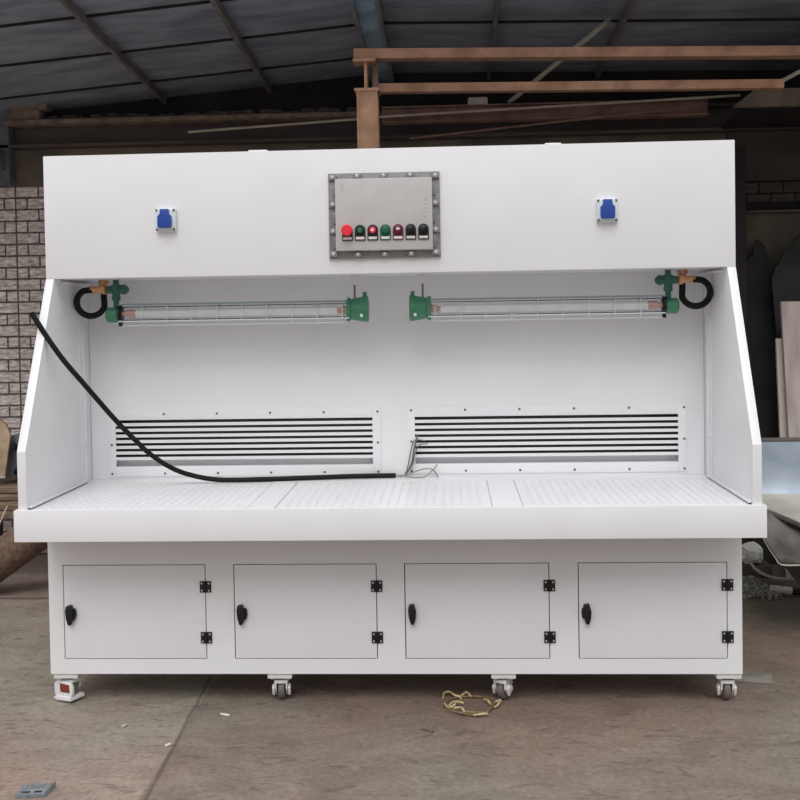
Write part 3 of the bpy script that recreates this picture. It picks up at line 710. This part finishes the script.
obj('brown_tube', bm, 'log', label='thick brown tube slanting up behind the left end of the bench', cat='tube')
bm = NB(); box(bm, -2.02, -1.86, 2.0, 2.2, 0, .395, .01); obj('concrete_block', bm, 'block', label='dark block propping the slanting brown tube behind the bench', cat='block')
bm = NB(); tube(bm, [(-2.80, 2.26, .006), (-2.66, 2.265, .22), (-2.575, 2.275, .42), (-2.53, 2.285, .52)], .006, 7); obj('thin_stick', bm, 'rodpale', label='thin bent stick propped against the timber pile at the left edge', cat='stick')

# ------------------------------------------------------------------ right background clutter
def lean(name, poly, y_bot, y_top, zspan, th, mat, **k):
    bm = NB(); z0, z1 = zspan
    prism(bm, poly, lambda a, b, d: (a, y_bot+(y_top-y_bot)*(b-z0)/(z1-z0)+d, b), 0, th, 0); return obj(name, bm, mat, **k)
lean('dark_sheet', [(2.25, .0), (2.60, .0), (2.53, 1.70), (2.505, 1.97), (2.475, 1.94), (2.455, 2.02), (2.425, 2.10), (2.40, 2.14), (2.375, 2.155), (2.345, 2.10), (2.335, 2.05), (2.30, 2.02), (2.27, 1.82)], 2.80, 3.10, (0, 2.3), .02, 'darksheet', label='dark tarnished sheet with a ragged pointed top, beside the black post', cat='metal sheet', group='dark sheets leaning in the alcove')
lean('dark_sheet', [(2.45, .0), (3.2, .0), (3.15, 2.0), (2.95, 2.12), (2.72, 2.19), (2.60, 2.17), (2.56, 2.11), (2.50, 2.07), (2.46, 1.98), (2.44, 1.97), (2.405, 1.88)], 2.50, 2.96, (0, 2.3), .02, 'darksheet', label='wide dark sheet with sloping shoulders behind the grey board', cat='metal sheet', group='dark sheets leaning in the alcove')
lean('leaning_board', [(2.405, .0), (3.05, .0), (3.0, 1.725), (2.372, 1.73)], 2.40, 2.58, (0, 1.8), .03, 'board', label='tall greyish-brown board leaning at the right edge', cat='board', group='boards leaning at the right')
lean('leaning_board', [(2.355, .0), (2.55, .0), (2.53, 1.495), (2.352, 1.495)], 2.45, 2.62, (0, 1.55), .025, 'boardpale', label='narrow pale board half hidden behind the tall greyish-brown board', cat='board', group='boards leaning at the right')
# rolled sheet-metal trough: upright back, flat bed, front edge curling down to the right
g = thing('sheet_metal_trough', (2.4, 1.6, .66), 'bent galvanised sheet with an upright blue-grey back, right of the bench', 'metal sheet')
def edge(x): t = max(0, x-1.86)/.25; return 1.46-.30*min(t, 1.6), .648-.085*t**1.25
xs_ = [1.78+.08*i for i in range(10)]
bm = NB(); loft(bm, [[(x, 1.70, .952), (x, 1.70, .85), (x, 1.70, .75), (x, 1.695, .69), (x, 1.675, .662)] for x in xs_], .006); obj('back_sheet', bm, 'galv', g)
bm = NB(); rows = []
for x in xs_:
    yf, zf = edge(x); rows.append([(x, 1.674+(yf-1.674)*t, .660+(zf-.660)*t**1.6) for t in (0, .25, .5, .75, 1)])
loft(bm, rows, .006); obj('bed_sheet', bm, 'sheet', g)
bm = NB(); box(bm, 1.78, 2.50, 1.692, 1.716, .95, .972, .003); obj('rim', bm, 'screw', g)
bm = NB(); tube(bm, [(x, edge(x)[0], edge(x)[1]-.012) for x in xs_], .013, 8, 3); obj('rolled_edge', bm, 'sheetdark', g)
# two worn plates leaning below it
g = thing('worn_plate', (2.3, 1.2, .42), 'worn grey curved plate with a pale edge, under the galvanised trough', 'metal sheet', 'worn plates right of the bench')
bm = NB(); rows = []
for i in range(7):
    x = 1.845+i*.10; rows.append([(x+.05*t, 1.36-.30*t, .615-.195*t-.03*math.sin(math.pi*t)-.003*i) for t in (0, .2, .4, .6, .8, 1)])
loft(bm, rows, .012); obj('plate', bm, 'sheetdark', g)
bm = NB(); tube(bm, [p for p in rows[0]]+[r[-1] for r in rows[1:]], .004, 6, 3); obj('bare_edge', bm, 'sheet', g)
bm = NB(); rows = []
for i in range(6):
    x = 1.83+i*.10; rows.append([(x+.42*t, 1.66-.20*t, .52-.50*t+.05*math.sin(math.pi*t)) for t in (0, .2, .4, .6, .8, 1)])
loft(bm, rows, .014); obj('worn_plate', bm, 'block', label='dark brown plate slanting down to the floor beneath the worn grey plate', cat='metal sheet', group='worn plates right of the bench')
bm = NB()
for x in (2.34, 2.50):
    for y in (1.76, 2.06): box(bm, x, x+.05, y, y+.05, 0, .665, .003)
    box(bm, x+.005, x+.045, 1.81, 2.06, .3, .35, .003)
box(bm, 2.0, 2.56, 1.74, 2.12, .665, .70, .004); box(bm, 2.42, 2.47, 1.26, 1.76, .52, .56, .003)
obj('trestle', bm, 'block', label='dark trestle propping the galvanised sheet, right of the bench', cat='trestle')
# crumpled bag, hoop, hand tool, scrap
bm = NB(); bmesh.ops.create_icosphere(bm, subdivisions=4, radius=1)
rnd = random.Random(3); ph = [rnd.uniform(0, 6) for _ in range(9)]
for v in bm.verts:
    c = v.co.copy(); k = 1+.10*math.sin(6*c.x+ph[0])*math.sin(5*c.z+ph[1])+.07*math.sin(13*c.y+ph[2]+3*c.x)+.05*math.sin(17*c.z+ph[3]+5*c.x)
    sx = abs(c.x)**.55*(1 if c.x > 0 else -1); sz = abs(c.z)**.6*(1 if c.z > 0 else -1)
    v.co = Vector((2.155+.062*sx*k, 2.5+.07*c.y*k, .145+.060*sz*k))
obj('plastic_bag', bm, 'bag', label='crumpled whitish plastic bag behind the right end of the bench base', cat='bag')
bm = NB(); box(bm, 2.04, 2.27, 2.44, 2.64, .0, .078, .01); obj('concrete_block', bm, 'block', label='low dark block under the crumpled whitish bag, right of the bench', cat='block')
bm = NB(); tube(bm, [(2.11, 2.36, .115), (2.14, 2.31, .08), (2.20, 2.26, .055), (2.28, 2.24, .045), (2.36, 2.25, .05)], .010, 10); obj('curved_strip', bm, 'sheet', label='pale curved strip of metal among the scrap right of the bench', cat='strip')
g = thing('hand_torch', (2.2, 2.0, 0), 'pale metal rod with a dark handle lying among the scrap at the right edge', 'hand tool')
bm = NB(); lathe(bm, (2.135, 2.05, .040), (1, -.15, -.09), [(0, .020), (.004, .022), (.07, .022), (.072, .019), (.076, .019), (.078, .022), (.12, .022), (.124, .018)], 16); obj('barrel', bm, 'label', g)
bm = NB(); tube(bm, [(2.255, 2.032, .029), (2.33, 2.02, .024), (2.45, 2.0, .024)], .020, 10); obj('handle', bm, 'darksheet', g)
bm = NB(); rnd = random.Random(11)
for k in range(240):
    x, y = rnd.uniform(1.80, 2.16), rnd.uniform(1.98, 2.38); a = rnd.uniform(0, 6.28); l = rnd.uniform(.015, .05); z = rnd.uniform(.003, .028)
    tube(bm, [(x-l*math.cos(a), y-l*math.sin(a), .004), (x+rnd.uniform(-.02, .02), y, z+.01), (x+l*math.cos(a), y+l*math.sin(a), .004)], rnd.uniform(.0025, .006), 5, 3)
obj('metal_turnings', bm, 'net', label='tangle of grey-green turnings on the floor right of the bench base', cat='scrap', kind='stuff')

# ------------------------------------------------------------------ floor litter
bm = NB(); box(bm, 1.48, 1.72, .53, .67, .001, .006, .001, rot=Matrix.Rotation(-.25, 3, 'Z')); obj('floor_sheet', bm, 'floorplate', label='thin dusty plate flat on the floor behind the right-hand caster', cat='plate')
g = thing('strapping_coil', (.335, .235, 0), 'loose loop of straw-coloured strapping on the floor below the third door', 'strapping')
bm = NB(); tube(bm, [(.335+.105*math.cos(t)+.008*math.sin(3*t), .225+.105*math.sin(t), .008+.006*(1+math.sin(2*t+1))) for t in [math.radians(a) for a in range(-150, 190, 20)]], .0034, 8, 5); obj('loop', bm, 'twinedark', g)
bm = NB(); tube(bm, [(.345+.085*math.cos(t), .215+.09*math.sin(t), .012+.006*math.sin(3*t)) for t in [math.radians(a) for a in range(-170, 60, 20)]], .0034, 8, 5); obj('loop', bm, 'twinedark', g)
for pts in ([(.222, .315, .008), (.226, .36, .012), (.25, .355, .02), (.275, .325, .015), (.295, .318, .012), (.30, .30, .008)], [(.230, .25, .008), (.235, .21, .014), (.255, .19, .014), (.275, .215, .018)], [(.245, .20, .01), (.262, .225, .022), (.29, .235, .02), (.31, .235, .014)],
            [(.30, .33, .01), (.325, .345, .022), (.345, .32, .012)], [(.40, .285, .014), (.415, .25, .02), (.425, .225, .014)], [(.44, .255, .008), (.47, .262, .018), (.455, .22, .012), (.44, .205, .008)], [(.27, .185, .012), (.30, .17, .02), (.315, .14, .012), (.33, .15, .01)], [(.35, .112, .01), (.395, .118, .014), (.41, .125, .01)]):
    bm = NB(); tube(bm, pts, .005, 7, 6); obj('loose_end', bm, 'twine', g)
# slotted zinc bracket lying at the lower left
g = thing('steel_bracket', (-1.21, -.56, 0), 'grey zinc bracket with slots lying on the floor at the lower left corner', 'bracket')
R = Matrix.Rotation(.10, 3, 'Z'); P = lambda a, b, z: Vector((-1.215, -.565, 0))+R @ Vector((a, b, z))
bm = NB()
def plate(poly, z0, z1): prism(bm, poly, lambda a, b, d: P(a, b, d), z0, z1, .0006)
for q in ((-.075, .06, -.06, -.045), (-.075, .06, -.025, .02), (-.075, .06, .04, .055)): plate([(q[0], q[2]), (q[1], q[2]), (q[1]+.01, q[3]), (q[0]+.02, q[3])], .012, .0145)
for a in (-.072, -.01, .045): plate([(a, -.045), (a+.018, -.045), (a+.024, .04), (a+.006, .04)], .0122, .0143)
obj('slotted_plate', bm, 'bracket', g)
bm = NB(); plate([(-.075, -.062), (.062, -.062), (.062, -.059), (-.075, -.059)], .0, .0145); plate([(.062, -.06), (.085, .05), (.088, .05), (.066, -.062)], 0, .022); obj('flange', bm, 'bracket', g)
for x, y, a, l, m, nm, lab in ((-.70, .122, -.35, .022, 'scrap', 'cigarette_butt', 'small white stub on the floor in front of the second door'), (-1.095, .002, 1.1, .014, 'rodpale', 'wood_chip', 'small pale chip on the floor below the first door'), (-.86, -.19, .8, .012, 'scrap', 'paper_scrap', 'tiny pale scrap lying beside the floor joint')):
    bm = NB(); d = Vector((math.cos(a), math.sin(a), 0)); p = Vector((x, y, .0058)); lathe(bm, p-d*l, d, [(0, .004), (.003, .0055), (2*l-.003, .0055), (2*l, .004)], 8)
    obj(nm, bm, m, label=lab, cat='litter')
bm = NB(); tube(bm, [(.137, -.015, .004), (.16, -.03, .006), (.185, -.05, .004)], .004, 6); obj('wire_snip', bm, 'screw', label='short dark wire snip on the floor before the third door', cat='litter')

# everything that stands on the floor settles on its level
fixed = ('downdraft_workbench', 'tube_lamp', 'control_box', 'power_socket', 'power_cable', 'steel_rack_frame')
for o in list(C.objects):
    if o.parent or o.get('kind') == 'structure' or o.name.split('.')[0] in fixed: continue
    ms = [o]+list(o.children_recursive)
    mz = min([W[m.name].z+min(v.co.z for v in m.data.vertices) for m in ms if m.type == 'MESH'])
    if mz < .8:
        o.location.z += FZ
        if o.name.split('.')[0] in ('strapping_coil', 'steel_bracket', 'cigarette_butt', 'wood_chip', 'paper_scrap', 'wire_snip', 'floor_sheet'): o.location.y += .055

bpy.data.objects['steel_bracket'].scale = (.74, .74, 1)
bpy.data.objects['steel_bracket'].location += Vector((-.02, -.03, 0))

# ------------------------------------------------------------------ light and camera
w = bpy.data.worlds.new('overcast_sky'); bpy.context.scene.world = w; w.use_nodes = True
nt = w.node_tree; N = nt.nodes.new; L = nt.links.new; bg = nt.nodes['Background']
tc = N('ShaderNodeTexCoord'); sp = N('ShaderNodeSeparateXYZ'); L(tc.outputs['Generated'], sp.inputs[0])
rp = N('ShaderNodeValToRGB'); e = rp.color_ramp.elements
e[0].position = 0.; e[0].color = (.22, .22, .225, 1); e[1].position = 1.; e[1].color = (.85, .87, .92, 1)
for p_, c_ in ((.35, .46), (.7, .60)): m_ = e.new(p_); m_.color = (c_, c_*1.01, c_*1.03, 1)
L(sp.outputs['Z'], rp.inputs[0]); L(rp.outputs[0], bg.inputs[0]); bg.inputs[1].default_value = 1.2

sun = bpy.data.lights.new('hazy_sun', 'SUN'); so = bpy.data.objects.new('hazy_sun', sun); C.objects.link(so)
sun.energy = 1.0; sun.angle = math.radians(34); sun.color = (1, .99, .98)
el, az = math.radians(50), math.radians(-6)      # high in front of the open side, a little to the left
to = Vector((math.sin(az)*math.cos(el), -math.cos(az)*math.cos(el), math.sin(el)))
so.rotation_euler = to.to_track_quat('Z', 'Y').to_euler(); so.location = (-2, -6, 6)

cam = bpy.data.cameras.new('camera'); co = bpy.data.objects.new('camera', cam); C.objects.link(co); bpy.context.scene.camera = co
yaw, pitch, roll = -.0482, -.0258, -.0163
f = Vector((math.sin(yaw)*math.cos(pitch), math.cos(yaw)*math.cos(pitch), math.sin(pitch)))
r0 = Vector((math.cos(yaw), -math.sin(yaw), 0)); u0 = r0.cross(f)
r = r0*math.cos(roll)+u0*math.sin(roll); u = -r0*math.sin(roll)+u0*math.cos(roll)
mw = Matrix.Identity(4)
for i in range(3): mw[i][0], mw[i][1], mw[i][2] = r[i], u[i], -f[i]
mw.translation = Vector((.2784, -4.1875, 1.6692)); co.matrix_world = mw
cam.sensor_width = 36; cam.lens = 36*1050/800; cam.shift_y = -(400-340.975)/800; cam.clip_start = .05
vs = bpy.context.scene.view_settings
vs.view_transform = 'Standard'; vs.look = 'None'; vs.gamma = 1; vs.use_curve_mapping = False; vs.exposure = .47
